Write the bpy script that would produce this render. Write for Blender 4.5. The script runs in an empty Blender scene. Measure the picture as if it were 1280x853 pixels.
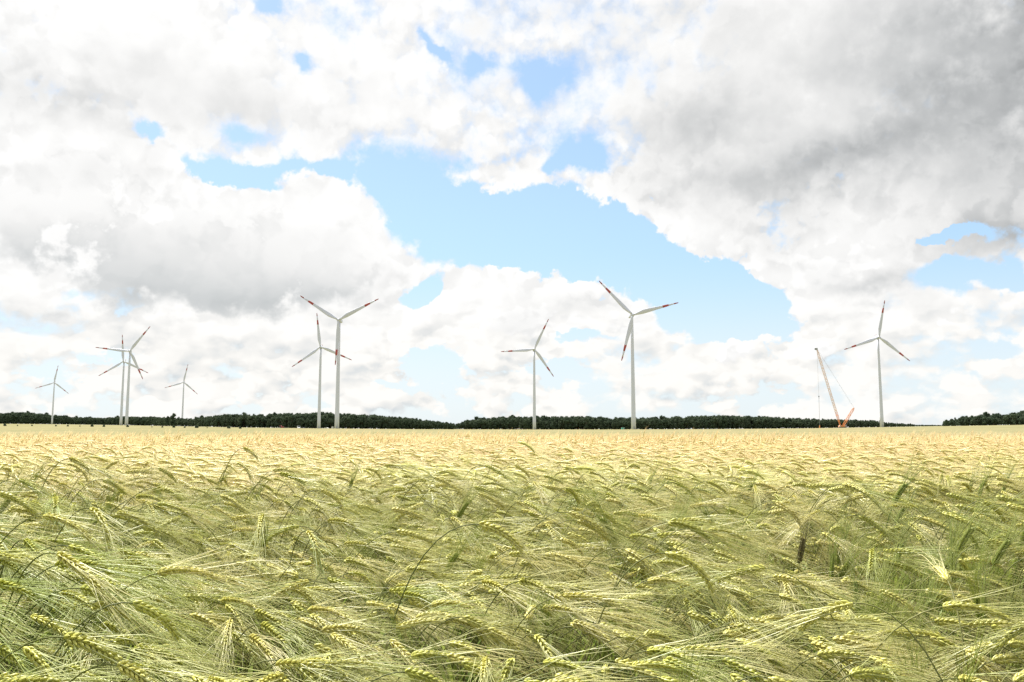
import bpy, math, random
import numpy as np
from mathutils import Vector, Matrix, Euler, noise as mnoise

R = math.radians
random.seed(7)
rng = np.random.default_rng(11)
scene = bpy.context.scene
coll = scene.collection

# ------------------------------------------------------------------ camera
FPX = 1024.0                 # focal length in pixels of the 1280 px wide photograph
HOR = 536.5                  # pixel row of the true horizon
CAM_H = 1.15
PITCH = math.atan((HOR - 426.5) / FPX)
cam_d = bpy.data.cameras.new('camera')
cam = bpy.data.objects.new('camera', cam_d)
coll.objects.link(cam)
cam.location = (0, 0, CAM_H)
cam.rotation_euler = (R(90) + PITCH, 0, 0)
cam_d.sensor_width = 36.0
cam_d.lens = 36.0 * FPX / 1280.0
cam_d.clip_start = 0.02
cam_d.clip_end = 60000
scene.camera = cam

FWD = Vector((0, math.cos(PITCH), math.sin(PITCH)))
UPV = Vector((0, -math.sin(PITCH), math.cos(PITCH)))


def ray(px, py):
    return Vector((1, 0, 0)) * ((px - 640) / FPX) + UPV * ((426.5 - py) / FPX) + FWD


def at(px, py, Y):
    d = ray(px, py)
    return Vector((0, 0, CAM_H)) + d * (Y / d.y)


def azel(px, py):
    d = ray(px, py).normalized()
    return math.degrees(math.atan2(d.x, d.y)), math.degrees(math.asin(d.z))


# ------------------------------------------------------------------ exposure
EXPO = 1.2
GAIN = 2.0 ** EXPO
scene.view_settings.view_transform = 'Standard'
scene.view_settings.look = 'None'
scene.view_settings.exposure = EXPO
scene.view_settings.gamma = 1.0
scene.view_settings.use_curve_mapping = False
scene.render.engine = 'CYCLES'
scene.cycles.max_bounces = 8
scene.cycles.diffuse_bounces = 4
scene.cycles.transmission_bounces = 4
scene.cycles.use_denoising = True

SUN_AZ, SUN_EL = -32.0, 57.0      # ahead of the camera to the left, high


# ------------------------------------------------------------------ node helper
class NT:
    """Small expression helper over a node tree."""

    def __init__(self, tree):
        self.t = tree

    def new(self, kind, **kw):
        n = self.t.nodes.new(kind)
        for k, v in kw.items():
            setattr(n, k, v)
        return n

    def put(self, sock, v):
        if isinstance(v, X):
            self.t.links.new(v.s, sock)
        elif isinstance(v, bpy.types.NodeSocket):
            self.t.links.new(v, sock)
        else:
            if isinstance(v, tuple) and len(v) == 3 and sock.type == 'RGBA':
                v = v + (1.0,)
            sock.default_value = v

    def math(self, op, *a, clamp=False):
        n = self.new('ShaderNodeMath', operation=op, use_clamp=clamp)
        for i, v in enumerate(a):
            self.put(n.inputs[i], v)
        return X(self, n.outputs[0])

    def vmath(self, op, *a, scale=None):
        n = self.new('ShaderNodeVectorMath', operation=op)
        for i, v in enumerate(a):
            self.put(n.inputs[i], v)
        if scale is not None:
            self.put(n.inputs['Scale'], scale)
        return X(self, n.outputs['Value'] if op in ('DOT_PRODUCT', 'LENGTH', 'DISTANCE') else n.outputs[0])

    def noise(self, vec, scale=1.0, detail=4.0, rough=0.5, lac=2.0, dist=0.0, dims='3D', color=False):
        n = self.new('ShaderNodeTexNoise', noise_dimensions=dims)
        self.put(n.inputs['Vector'], vec)
        self.put(n.inputs['Scale'], scale)
        self.put(n.inputs['Detail'], detail)
        self.put(n.inputs['Roughness'], rough)
        self.put(n.inputs['Lacunarity'], lac)
        self.put(n.inputs['Distortion'], dist)
        return X(self, n.outputs['Color' if color else 'Fac'])

    def voronoi(self, vec, scale=1.0, smooth=0.4, detail=2.0, rough=0.5, dims='3D', feature='SMOOTH_F1'):
        n = self.new('ShaderNodeTexVoronoi', voronoi_dimensions=dims, feature=feature)
        self.put(n.inputs['Vector'], vec)
        self.put(n.inputs['Scale'], scale)
        self.put(n.inputs['Detail'], detail)
        self.put(n.inputs['Roughness'], rough)
        if feature == 'SMOOTH_F1':
            self.put(n.inputs['Smoothness'], smooth)
        return X(self, n.outputs['Distance'])

    def smooth(self, v, a, b, lo=0.0, hi=1.0):
        n = self.new('ShaderNodeMapRange', interpolation_type='SMOOTHSTEP')
        self.put(n.inputs['Value'], v)
        self.put(n.inputs['From Min'], a)
        self.put(n.inputs['From Max'], b)
        self.put(n.inputs['To Min'], lo)
        self.put(n.inputs['To Max'], hi)
        return X(self, n.outputs[0])

    def mix(self, f, a, b, mode='MIX'):
        n = self.new('ShaderNodeMix', data_type='RGBA', blend_type=mode)
        self.put(n.inputs[0], f)
        self.put(n.inputs[6], a)
        self.put(n.inputs[7], b)
        return X(self, n.outputs[2])

    def xyz(self, x, y, z):
        n = self.new('ShaderNodeCombineXYZ')
        for i, v in enumerate((x, y, z)):
            self.put(n.inputs[i], v)
        return X(self, n.outputs[0])

    def sep(self, v):
        n = self.new('ShaderNodeSeparateXYZ')
        self.put(n.inputs[0], v)
        return [X(self, o) for o in n.outputs]


class X:
    def __init__(self, nt, s):
        self.nt, self.s = nt, s

    def __add__(self, o): return self.nt.math('ADD', self, o)
    def __radd__(self, o): return self.nt.math('ADD', o, self)
    def __sub__(self, o): return self.nt.math('SUBTRACT', self, o)
    def __rsub__(self, o): return self.nt.math('SUBTRACT', o, self)
    def __mul__(self, o): return self.nt.math('MULTIPLY', self, o)
    def __rmul__(self, o): return self.nt.math('MULTIPLY', o, self)
    def __truediv__(self, o): return self.nt.math('DIVIDE', self, o)


# ------------------------------------------------------------------ sky
def build_world():
    w = bpy.data.worlds.new('World')
    scene.world = w
    w.use_nodes = True
    w.cycles.sampling_method = 'MANUAL'
    w.cycles.sample_map_resolution = 256
    t = w.node_tree
    t.nodes.clear()
    N = NT(t)
    out = N.new('ShaderNodeOutputWorld')
    sky = N.new('ShaderNodeTexSky', sky_type='NISHITA')
    sky.sun_disc = False
    sky.sun_elevation = R(SUN_EL)
    sky.sun_rotation = R(SUN_AZ)
    sky.altitude = 60
    sky.air_density = 1.0
    sky.dust_density = 0.6
    sky.ozone_density = 1.0
    tc = N.new('ShaderNodeTexCoord')
    d = X(N, tc.outputs['Generated'])
    dx, dy, dz = N.sep(d)
    az = N.math('ARCTAN2', dx, dy) * 57.29578
    el = N.math('ARCSINE', dz) * 57.29578
    P = N.xyz(az, el, 0.0)                       # degrees
    # irregular outlines: warp the position before the coverage blobs
    w1 = N.noise(d, 7.0, 5.0, 0.55, color=True)
    w1 = N.vmath('SUBTRACT', w1, (0.5, 0.5, 0.5))
    PW = N.vmath('ADD', P, N.vmath('SCALE', w1, scale=3.4))
    w2 = N.noise(d, 30.0, 4.0, 0.6, color=True)
    w2 = N.vmath('SUBTRACT', w2, (0.5, 0.5, 0.5))
    PW = N.vmath('ADD', PW, N.vmath('SCALE', w2, scale=2.2))

    last = [None]

    def blobs(pos, lst):
        acc = None
        pos0 = pos
        for n_, (px, py, a, b, rot, wt) in enumerate(lst):
            if n_ % 6 == 0 and (acc is not None or last[0] is not None):
                # evaluated a few at a time: each batch waits for the one before it
                prev = acc if acc is not None else last[0]
                pos = N.vmath('MULTIPLY_ADD', N.xyz(prev, 0.0, 0.0), (1e-7, 0.0, 0.0), pos0)
            cx, cy = azel(px, py)
            ex = azel(px + 1, py)[0] - cx
            ey = azel(px, py - 1)[1] - cy
            m = N.new('ShaderNodeMapping', vector_type='TEXTURE')
            N.put(m.inputs['Vector'], pos)
            m.inputs['Location'].default_value = (cx, cy, 0)
            m.inputs['Rotation'].default_value = (0, 0, R(rot))
            m.inputs['Scale'].default_value = (a * ex, b * ey, 1)
            q = N.vmath('DOT_PRODUCT', m.outputs[0], m.outputs[0])
            e = N.math('EXPONENT', q * -1.0)
            acc = e * wt if acc is None else N.math('MULTIPLY_ADD', e, wt, acc)
        last[0] = acc
        return acc

    # gaps of blue (pixel centre, half sizes, turn, weight)
    gaps = [
        (625, 290, 120, 46, -8, 1.3), (800, 330, 125, 40, -22, 1.4), (905, 385, 75, 28, -8, 1.3),
        (505, 248, 64, 34, -30, 1.2), (425, 222, 50, 12, -14, 1.0), (300, 224, 66, 15, -16, 1.2), (360, 214, 60, 13, 14, 0.8),
        (528, 366, 22, 12, 20, 0.85), (680, 88, 28, 22, 0, 1.3), (602, 82, 26, 13, 0, 1.0),
        (545, 66, 22, 8, -35, 1.2), (380, 76, 12, 13, 0, 1.2), (308, 166, 34, 20, 10, 0.85),
        (192, 160, 24, 10, -20, 1.0), (338, 6, 26, 20, 0, 1.2), (728, 196, 34, 24, 0, 1.1),
        (688, 208, 24, 11, 0, 0.7), (1190, 293, 36, 10, 0, 1.1), (1188, 335, 36, 22, 0, 1.0),
        (1255, 358, 46, 14, -12, 1.2), (148, 370, 48, 18, 0, 1.0), (545, 452, 56, 24, -10, 0.75),
        (745, 414, 44, 10, 0, 0.7), (690, 452, 40, 12, 0, 0.6), (925, 418, 34, 12, 0, 0.6),
        (848, 400, 34, 20, 0, 0.9), (150, 452, 40, 11, 0, 0.6), (1245, 442, 36, 10, 0, 0.6),
        (60, 472, 40, 8, 0, 0.4), (500, 478, 40, 8, 0, 0.5), (300, 455, 26, 9, 0, 0.4), (1150, 352, 30, 14, 0, 0.3),
    ]
    solid = [(220, 300, 190, 60, 0, 0.75), (690, 385, 60, 20, 0, 0.85), (790, 398, 40, 22, 0, 0.85),
             (590, 362, 40, 22, 0, 0.75), (1000, 90, 260, 120, 0, 0.7), (120, 180, 130, 34, 0, 0.6),
             (450, 130, 150, 50, 0, 0.40), (1080, 330, 110, 46, 0, 0.6), (640, 222, 70, 18, 0, 0.7),
             (425, 305, 66, 60, 0, 0.75), (370, 260, 50, 24, 0, 0.4), (150, 80, 170, 70, 0, 0.5), (640, 440, 900, 60, 0, 0.30)]
    # deep shade on the undersides
    dark = [(1310, 80, 240, 190, 0, 0.54), (1090, 15, 250, 55, 0, 0.16), (880, 155, 96, 40, 8, 0.34), (1060, 195, 140, 34, 0, 0.28),
            (915, 240, 150, 36, -6, 0.24), (1240, 300, 70, 34, 0, 0.27), (1085, 358, 80, 14, 0, 0.22),
            (1160, 120, 60, 40, 0, 0.06), (200, 440, 200, 26, 0, 0.06),
            (60, 122, 200, 40, 0, 0.16), (260, 110, 150, 40, 0, 0.08), (560, 185, 130, 30, 0, 0.06), (720, 20, 120, 22, 0, 0.05), (960, 300, 60, 14, -20, 0.08)]
    # the near heaps that stand in front of the rest, and the shade of their bases
    heaps = [(270, 366, 190, 44, 0, 0.7), (50, 225, 120, 72, 0, 0.75), (160, 222, 88, 58, 0, 0.7), (190, 310, 220, 70, 0, 0.8), (330, 318, 120, 62, 0, 0.6), (425, 310, 74, 72, 0, 0.75),
             (40, 310, 130, 66, 0, 0.5), (575, 362, 44, 22, 0, 0.8), (690, 395, 72, 30, 0, 0.85), (788, 398, 46, 32, 0, 0.8), (625, 398, 60, 24, 0, 0.6),
             (1000, 330, 100, 44, 0, 0.7), (1095, 330, 90, 60, 0, 0.7), (1215, 395, 70, 30, 0, 0.75), (930, 440, 100, 24, 0, 0.7), (1060, 440, 90, 30, 0, 0.6),
             (60, 400, 110, 20, 0, 0.6), (110, 452, 120, 18, 0, 0.5), (600, 470, 90, 18, 0, 0.5), (800, 460, 90, 20, 0, 0.5)]
    base = [(220, 325, 280, 70, 0, 0.12), (255, 385, 180, 40, 0, 0.25), (40, 330, 170, 46, 0, 0.20), (420, 382, 90, 30, 0, 0.20), (110, 215, 90, 26, 0, 0.06), (690, 415, 90, 14, 0, 0.10), (790, 425, 60, 12, 0, 0.10),
            (1085, 372, 100, 20, 0, 0.26), (980, 340, 70, 20, -15, 0.10), (1215, 420, 80, 12, 0, 0.10), (930, 462, 110, 10, 0, 0.08), (1060, 466, 100, 12, 0, 0.08), (60, 420, 120, 10, 0, 0.06)]
    gap = blobs(PW, gaps)
    heap = blobs(PW, heaps)
    bas = blobs(P, base)
    sol = blobs(PW, solid)
    drk = blobs(PW, dark)

    # cloud texture, finer and flatter towards the horizon (rows of far cumulus)
    low = N.smooth(el, 3.5, 10.5, 1.0, 0.0)
    q3 = N.xyz(dx, dy, dz + N.smooth(el, -5.0, 12.0) * 0.15)
    qw = N.vmath('ADD', q3, N.vmath('SCALE', w2, scale=0.030))

    def billow(offset=None):
        v = qw if offset is None else N.vmath('ADD', qw, offset)
        return N.math('SUBTRACT', 0.46, N.voronoi(v, 17.0, 0.0, 2.4, 0.62, feature='F1'))

    puff = billow()

    def tex(offset=None, detail=8.0):
        v = q3 if offset is None else N.vmath('ADD', q3, offset)
        a = N.noise(v, 8.0, detail, 0.55, 2.1) - 0.5
        c = N.noise(N.vmath('ADD', v, (5.1, 2.7, 1.3)), 23.0, detail - 2, 0.55) - 0.5
        return N.math('MULTIPLY_ADD', c, N.math('MULTIPLY_ADD', low, 0.75, 0.25), a)

    f0 = tex()
    large = N.noise(d, 3.1, 2.0, 0.5) - 0.5
    cov = 0.64 - low * 0.20 + large * 0.5 - gap * 1.15 + sol
    dens = N.math('MULTIPLY_ADD', f0, 1.7, cov) + puff * 0.42 + (N.noise(d, 34.0, 6.0, 0.62) - 0.5) * N.smooth(el, 6.0, 19.0, 0.50, 1.35)
    # light from above and from the sun's side
    sd = Vector((math.sin(R(SUN_AZ)), 0, 1.0)).normalized()
    crease = billow(tuple(sd * 0.016)) - puff
    shade = tex(tuple(sd * 0.036), 3.6) - tex(None, 3.6)       # thicker towards the sun: shaded
    soft = N.noise(N.vmath('MULTIPLY', d, (1.0, 1.0, 1.5)), 5.5, 5.0, 0.5) - 0.5
    wide = N.smooth(el, 15.5, 20.0)
    alpha = N.smooth(dens, -0.02 - wide * 0.30, N.smooth(soft, -0.10, 0.16, 0.13, 0.50) + wide * 0.30)
    thick = N.smooth(dens, 0.25, 1.1)
    br = 1.005 - N.math('MAXIMUM', shade, -0.10) * N.math('MULTIPLY_ADD', low, 0.25, 0.36)
    br = br - drk * N.math('MULTIPLY_ADD', soft, 0.9, 1.0) - thick * N.smooth(soft, -0.08, 0.20) * 0.07 - N.math('MINIMUM', N.math('MAXIMUM', crease, -0.12), 0.2) * N.smooth(dens, 0.2, 0.9, 0.40, 0.08)
    br = N.math('MINIMUM', N.math('MAXIMUM', br, 0.30), 1.03)
    tint = N.mix(N.smooth(br, 0.35, 0.95), (0.955, 0.985, 1.0), (1.0, 0.997, 0.988))
    tint = N.mix(low, tint, N.mix(N.smooth(br, 0.6, 0.98), (0.90, 0.99, 1.05), (1.0, 0.985, 0.95)))
    ccol = N.vmath('SCALE', tint, scale=br)
    dens2 = heap - 0.46 + f0 * 0.50 + puff * 0.42
    alpha2 = N.smooth(dens2, 0.0, N.math('MULTIPLY_ADD', bas, 1.3, 0.09))
    edge2 = N.smooth(dens2, 0.0, 0.55, 1.0, 0.22)
    br2 = 1.005 - bas * N.math('MULTIPLY_ADD', soft, 0.7, 1.0) - N.math('MINIMUM', N.math('MAXIMUM', crease, -0.10), 0.2) * edge2 * 0.40 - N.math('MAXIMUM', shade, -0.05) * 0.30
    br2 = N.math('MINIMUM', N.math('MAXIMUM', br2, 0.4), 1.04)
    tint2 = N.mix(N.smooth(br2, 0.5, 0.95), (0.94, 0.985, 1.0), (1.0, 0.997, 0.988))
    ccol2 = N.vmath('SCALE', tint2, scale=br2)
    # clear sky, paler towards the horizon through the thin veil of cloud
    veil = N.smooth(el, 2.0, 18.0, 0.85, 0.36)
    blue = N.vmath('SCALE', sky.outputs[0], scale=0.078 * GAIN)
    blue = N.mix(veil, blue, N.mix(N.smooth(el, 3.0, 13.0), (0.78, 0.88, 0.96), (0.50, 0.75, 1.0)))
    col = N.mix(alpha, blue, ccol)
    col = N.mix(alpha2, col, ccol2)
    ground = N.smooth(el, -3.0, -0.2)
    col = N.mix(ground, (0.25, 0.24, 0.15), col)
    bg = N.new('ShaderNodeBackground')
    N.put(bg.inputs['Color'], col)
    bg.inputs['Strength'].default_value = 1.0 / GAIN
    t.links.new(bg.outputs[0], out.inputs[0])


build_world()

sun_d = bpy.data.lights.new('sun', 'SUN')
sun_d.energy = 5.0
sun_d.angle = R(0.6)
sun_d.color = (1.0, 0.965, 0.90)
sun = bpy.data.objects.new('sun', sun_d)
coll.objects.link(sun)
sv = Vector((math.sin(R(SUN_AZ)) * math.cos(R(SUN_EL)), math.cos(R(SUN_AZ)) * math.cos(R(SUN_EL)), math.sin(R(SUN_EL))))
sun.rotation_euler = sv.to_track_quat('Z', 'Y').to_euler()
sun.location = (0, 0, 200)


# ------------------------------------------------------------------ materials
def material(name):
    m = bpy.data.materials.new(name)
    m.use_nodes = True
    m.node_tree.nodes.clear()
    N = NT(m.node_tree)
    o = N.new('ShaderNodeOutputMaterial')
    return m, N, o


def leafy(name, colfun, transl=0.35, gloss=0.05, rough=0.45):
    m, N, o = material(name)
    col = colfun(N)
    di = N.new('ShaderNodeBsdfDiffuse')
    N.put(di.inputs[0], col)
    tr = N.new('ShaderNodeBsdfTranslucent')
    N.put(tr.inputs[0], col)
    mx = N.new('ShaderNodeMixShader')
    mx.inputs[0].default_value = transl
    N.t.links.new(di.outputs[0], mx.inputs[1])
    N.t.links.new(tr.outputs[0], mx.inputs[2])
    gl = N.new('ShaderNodeBsdfGlossy')
    gl.inputs['Roughness'].default_value = rough
    gl.inputs['Color'].default_value = (0.9, 0.9, 0.85, 1)
    m2 = N.new('ShaderNodeMixShader')
    m2.inputs[0].default_value = gloss
    N.t.links.new(mx.outputs[0], m2.inputs[1])
    N.t.links.new(gl.outputs[0], m2.inputs[2])
    N.t.links.new(m2.outputs[0], o.inputs[0])
    return m


def plain(name, col, rough=0.5, spec=0.3, vary=0.12, scale=1.5, metal=0.0):
    m, N, o = material(name)
    b = N.new('ShaderNodeBsdfPrincipled')
    tc = N.new('ShaderNodeTexCoord')
    n = N.noise(tc.outputs['Object'], scale, 5.0, 0.6)
    c = N.mix(n, tuple(x * (1 - vary) for x in col), tuple(min(1, x * (1 + vary)) for x in col))
    N.put(b.inputs['Base Color'], c)
    b.inputs['Roughness'].default_value = rough
    b.inputs['Specular IOR Level'].default_value = spec
    b.inputs['Metallic'].default_value = metal
    N.t.links.new(b.outputs[0], o.inputs[0])
    return m


def ripeness(N):
    """The crop ripens away from the field's edge, unevenly."""
    g = N.new('ShaderNodeNewGeometry')
    pos = X(N, g.outputs['Position'])
    px, py, pz = N.sep(pos)
    n = N.noise(pos, 0.55, 3.0, 0.55)
    n2 = N.noise(pos, 2.3, 2.0, 0.5)
    v = py + (n - 0.5) * 8.0 + (n2 - 0.5) * 4.0
    return N.smooth(v, -1.5, 11.0)


def oi_random(N):
    return X(N, N.new('ShaderNodeObjectInfo').outputs['Random'])


def awn_col(N):
    r = ripeness(N)
    k = oi_random(N)
    green = N.mix(k, (0.42, 0.55, 0.16), (0.78, 0.76, 0.42))
    gold = N.mix(k, (0.71, 0.54, 0.29), (0.83, 0.70, 0.43))
    return N.mix(r, green, gold)


def ear_col(N):
    r = ripeness(N)
    k = oi_random(N)
    g = N.new('ShaderNodeNewGeometry')
    fine = N.noise(g.outputs['Position'], 260.0, 2.0, 0.5)
    green = N.mix(k, (0.48, 0.52, 0.065), (0.68, 0.64, 0.15))
    gold = N.mix(k, (0.58, 0.48, 0.17), (0.72, 0.59, 0.28))
    c = N.mix(r, green, gold)
    return N.mix(N.smooth(fine, 0.30, 0.6), N.mix(0.5, c, (0.20, 0.24, 0.03)), c)


def stem_col(N):
    k = oi_random(N)
    return N.mix(N.math('MULTIPLY', ripeness(N), 0.8), N.mix(k, (0.04, 0.07, 0.014), (0.12, 0.145, 0.03)), (0.42, 0.36, 0.16))


def leaf_col(N):
    k = oi_random(N)
    return N.mix(k, (0.12, 0.20, 0.026), (0.28, 0.34, 0.065))


def unripe_col(N):
    k = oi_random(N)
    return N.mix(k, (0.27, 0.34, 0.06), (0.42, 0.46, 0.13))


M_AWN = leafy('barley_awn', awn_col, 0.42, 0.05, 0.35)
M_EAR = leafy('barley_ear', ear_col, 0.22, 0.05, 0.4)
M_STEM = leafy('barley_stem', stem_col, 0.10, 0.02, 0.5)
M_LEAF = leafy('barley_leaf', leaf_col, 0.40, 0.02, 0.55)
M_UNRIPE = leafy('unripe_barley', unripe_col, 0.40, 0.05, 0.45)
M_DARK = leafy('dark_ear', lambda N: N.mix(oi_random(N), (0.10, 0.085, 0.03), (0.13, 0.11, 0.04)), 0.1, 0.03, 0.5)

M_WHITE = plain('white_turbine_paint', (0.575, 0.595, 0.675), 0.38, 0.4, 0.03, 0.4)
M_RED = plain('red_marking_paint', (0.36, 0.075, 0.06), 0.45, 0.3, 0.08, 0.5)
M_REDTIP = plain('dull_red_tip_paint', (0.30, 0.08, 0.07), 0.5, 0.3, 0.1, 0.5)
M_GREY = plain('grey_metal', (0.30, 0.31, 0.32), 0.5, 0.4, 0.08)
M_DGREY = plain('dark_metal', (0.06, 0.06, 0.065), 0.5, 0.4, 0.1)
M_ORANGE = plain('orange_crane_paint', (0.70, 0.29, 0.10), 0.5, 0.3, 0.12, 0.6)
M_CREAM = plain('pale_crane_paint', (0.68, 0.50, 0.38), 0.5, 0.3, 0.12, 0.6)
M_ROPE = plain('steel_rope', (0.30, 0.30, 0.31), 0.5, 0.3, 0.05)
M_RUBBER = plain('tyre_rubber', (0.025, 0.025, 0.025), 0.8, 0.2, 0.2)
M_GLASS = plain('vehicle_glass', (0.03, 0.04, 0.05), 0.1, 0.6, 0.1)
M_CARRED = plain('red_vehicle_paint', (0.35, 0.03, 0.035), 0.35, 0.5, 0.1)
M_CARWHITE = plain('white_vehicle_paint', (0.78, 0.78, 0.78), 0.35, 0.5, 0.04)
M_CARDARK = plain('dark_vehicle_paint', (0.05, 0.055, 0.065), 0.35, 0.5, 0.08)
M_TEAL = plain('teal_cabin_paint', (0.06, 0.33, 0.25), 0.5, 0.3, 0.08)
M_BARK = plain('bark', (0.09, 0.07, 0.05), 0.9, 0.1, 0.3, 3.0)


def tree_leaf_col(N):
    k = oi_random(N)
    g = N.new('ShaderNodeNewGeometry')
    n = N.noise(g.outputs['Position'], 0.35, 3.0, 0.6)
    a = N.mix(k, (0.050, 0.074, 0.046), (0.15, 0.185, 0.105))  # leaf greens lightened: the distance haze is put into the colour
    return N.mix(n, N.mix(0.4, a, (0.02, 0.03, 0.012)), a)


M_TREE = leafy('hazed_tree_foliage', tree_leaf_col, 0.32, 0.02, 0.6)
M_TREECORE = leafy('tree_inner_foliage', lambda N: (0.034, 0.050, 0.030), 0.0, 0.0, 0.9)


# ------------------------------------------------------------------ mesh helpers
class MB:
    """Collects vertices and faces, builds ONE mesh."""

    def __init__(self):
        self.v, self.f, self.m, self.n = [], [], [], 0

    def add(self, verts, faces, mat=0):
        verts = np.asarray(verts, dtype=float).reshape(-1, 3)
        self.v.append(verts)
        for f in faces:
            self.f.append([i + self.n for i in f])
            self.m.append(mat)
        self.n += len(verts)

    def tube(self, pts, rad, sides=6, mat=0, cap=True, roll=0.0):
        pts = np.asarray(pts, float)
        n = len(pts)
        rad = np.broadcast_to(np.asarray(rad, float), (n,))
        tg = np.gradient(pts, axis=0)
        tg /= np.linalg.norm(tg, axis=1, keepdims=True) + 1e-12
        ref = np.array([0, 1, 0.0]) if abs(tg[0][1]) < 0.9 else np.array([1.0, 0, 0])
        vs = []
        for i in range(n):
            a = np.cross(tg[i], ref)
            a /= np.linalg.norm(a) + 1e-12
            b = np.cross(tg[i], a)
            for k in range(sides):
                an = roll + 2 * math.pi * k / sides
                vs.append(pts[i] + rad[i] * (math.cos(an) * a + math.sin(an) * b))
        fs = []
        for i in range(n - 1):
            for k in range(sides):
                k2 = (k + 1) % sides
                fs.append((i * sides + k, i * sides + k2, (i + 1) * sides + k2, (i + 1) * sides + k))
        if cap:
            fs.append(tuple(range(sides))[::-1])
            fs.append(tuple((n - 1) * sides + k for k in range(sides)))
        self.add(vs, fs, mat)

    def box(self, c, s, mat=0, rot=None, taper=(1, 1)):
        vs = []
        for z in (-1, 1):
            tx, ty = taper if z > 0 else (1, 1)
            for (x, y) in ((-1, -1), (1, -1), (1, 1), (-1, 1)):
                vs.append(Vector((x * s[0] / 2 * tx, y * s[1] / 2 * ty, z * s[2] / 2)))
        if rot is not None:
            vs = [rot @ v for v in vs]
        vs = [tuple(v + Vector(c)) for v in vs]
        self.add(vs, [(3, 2, 1, 0), (4, 5, 6, 7), (0, 1, 5, 4), (1, 2, 6, 5), (2, 3, 7, 6), (3, 0, 4, 7)], mat)

    def prism(self, poly, y0, y1, mat=0):
        n = len(poly)
        vs = [(x, y0, z) for x, z in poly] + [(x, y1, z) for x, z in poly]
        fs = [tuple(range(n)), tuple(range(2 * n - 1, n - 1, -1))]
        fs += [(i, i + n, (i + 1) % n + n, (i + 1) % n) for i in range(n)]
        self.add(vs, fs, mat)

    def mesh(self, name, mats, smooth=False):
        me = bpy.data.meshes.new(name)
        v = np.concatenate(self.v)
        me.from_pydata(v.tolist(), [], self.f)
        for m in mats:
            me.materials.append(m)
        me.polygons.foreach_set('material_index', np.array(self.m, dtype=np.int32))
        if smooth:
            me.polygons.foreach_set('use_smooth', np.ones(len(me.polygons), dtype=bool))
        me.update()
        return me


def obj(name, me, parent=None, link=True):
    o = bpy.data.objects.new(name, me)
    if link:
        coll.objects.link(o)
    if parent is not None:
        o.parent = parent
    return o


def tag(o, label=None, cat=None, group=None, kind=None):
    if label:
        o['label'] = label
    if cat:
        o['category'] = cat
    if group:
        o['group'] = group
    if kind:
        o['kind'] = kind
    return o


def empty(name, loc=(0, 0, 0), rz=0.0, sc=1.0):
    o = bpy.data.objects.new(name, None)
    o.empty_display_size = 0.2
    coll.objects.link(o)
    o.location = loc
    o.rotation_euler = (0, 0, rz)
    o.scale = (sc, sc, sc)
    return o


# ------------------------------------------------------------------ terrain
EDGE = [(-900, -7.5), (-300, 8.0), (0, 7.0), (60, 6.6), (160, 5.2), (230, 4.0), (300, 2.6), (400, 1.4), (520, 0.4), (640, 0.0), (760, 0.0),
        (900, 0.6), (1000, 1.4), (1100, 3.0), (1200, 4.6), (1280, 6.0), (1500, 8.0), (2200, -7.5)]
EX = np.array([e[0] for e in EDGE], float)
EY = np.array([e[1] for e in EDGE], float)


def terrain(x, y):
    """Ground height: level near the camera, rising very gently to both sides far out."""
    r = math.hypot(x, y)
    if y < 1.0:
        return 0.0
    px = 640 + FPX * (x / y)
    if px < -900 or px > 2200:
        s = 0.0
    else:
        s = float(np.interp(px, EX, EY))
        s = max(s, 0.0)
    k = min(max((y - 30) / 300.0, 0), 1)
    k = k * k * (3 - 2 * k)
    return s / FPX * min(y, 2600) * k


def polar_sheet(name, radii, az0, az1, naz, zoff, mat, wob=0.0):
    vs, fs = [], []
    for i, r in enumerate(radii):
        for j in range(naz + 1):
            a = R(az0 + (az1 - az0) * j / naz)
            rr = r * (1 + (wob * mnoise.noise(Vector((math.sin(a) * 9, i * 0.0, 3.1))) if i == 0 else 0))
            x, y = rr * math.sin(a), rr * math.cos(a)
            z = terrain(x, y) + (zoff(x, y) if callable(zoff) else zoff)
            vs.append((x, y, z))
    for i in range(len(radii) - 1):
        for j in range(naz):
            a = i * (naz + 1) + j
            fs.append((a, a + 1, a + naz + 2, a + naz + 1))
    b = MB()
    b.add(vs, fs)
    return obj(name, b.mesh(name, [mat], True))


def soil_mat():
    m, N, o = material('field_soil')
    g = N.new('ShaderNodeNewGeometry')
    pos = X(N, g.outputs['Position'])
    px, py, pz = N.sep(pos)
    n = N.noise(pos, 6.0, 6.0, 0.6)
    near = N.mix(n, (0.055, 0.05, 0.03), (0.11, 0.10, 0.045))
    n2 = N.noise(pos, 0.03, 5.0, 0.6)
    far = N.mix(n2, (0.12, 0.13, 0.05), (0.24, 0.22, 0.10))
    b = N.new('ShaderNodeBsdfDiffuse')
    N.put(b.inputs[0], N.mix(N.smooth(py, 60, 200), near, far))
    N.t.links.new(b.outputs[0], o.inputs[0])
    return m


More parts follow.
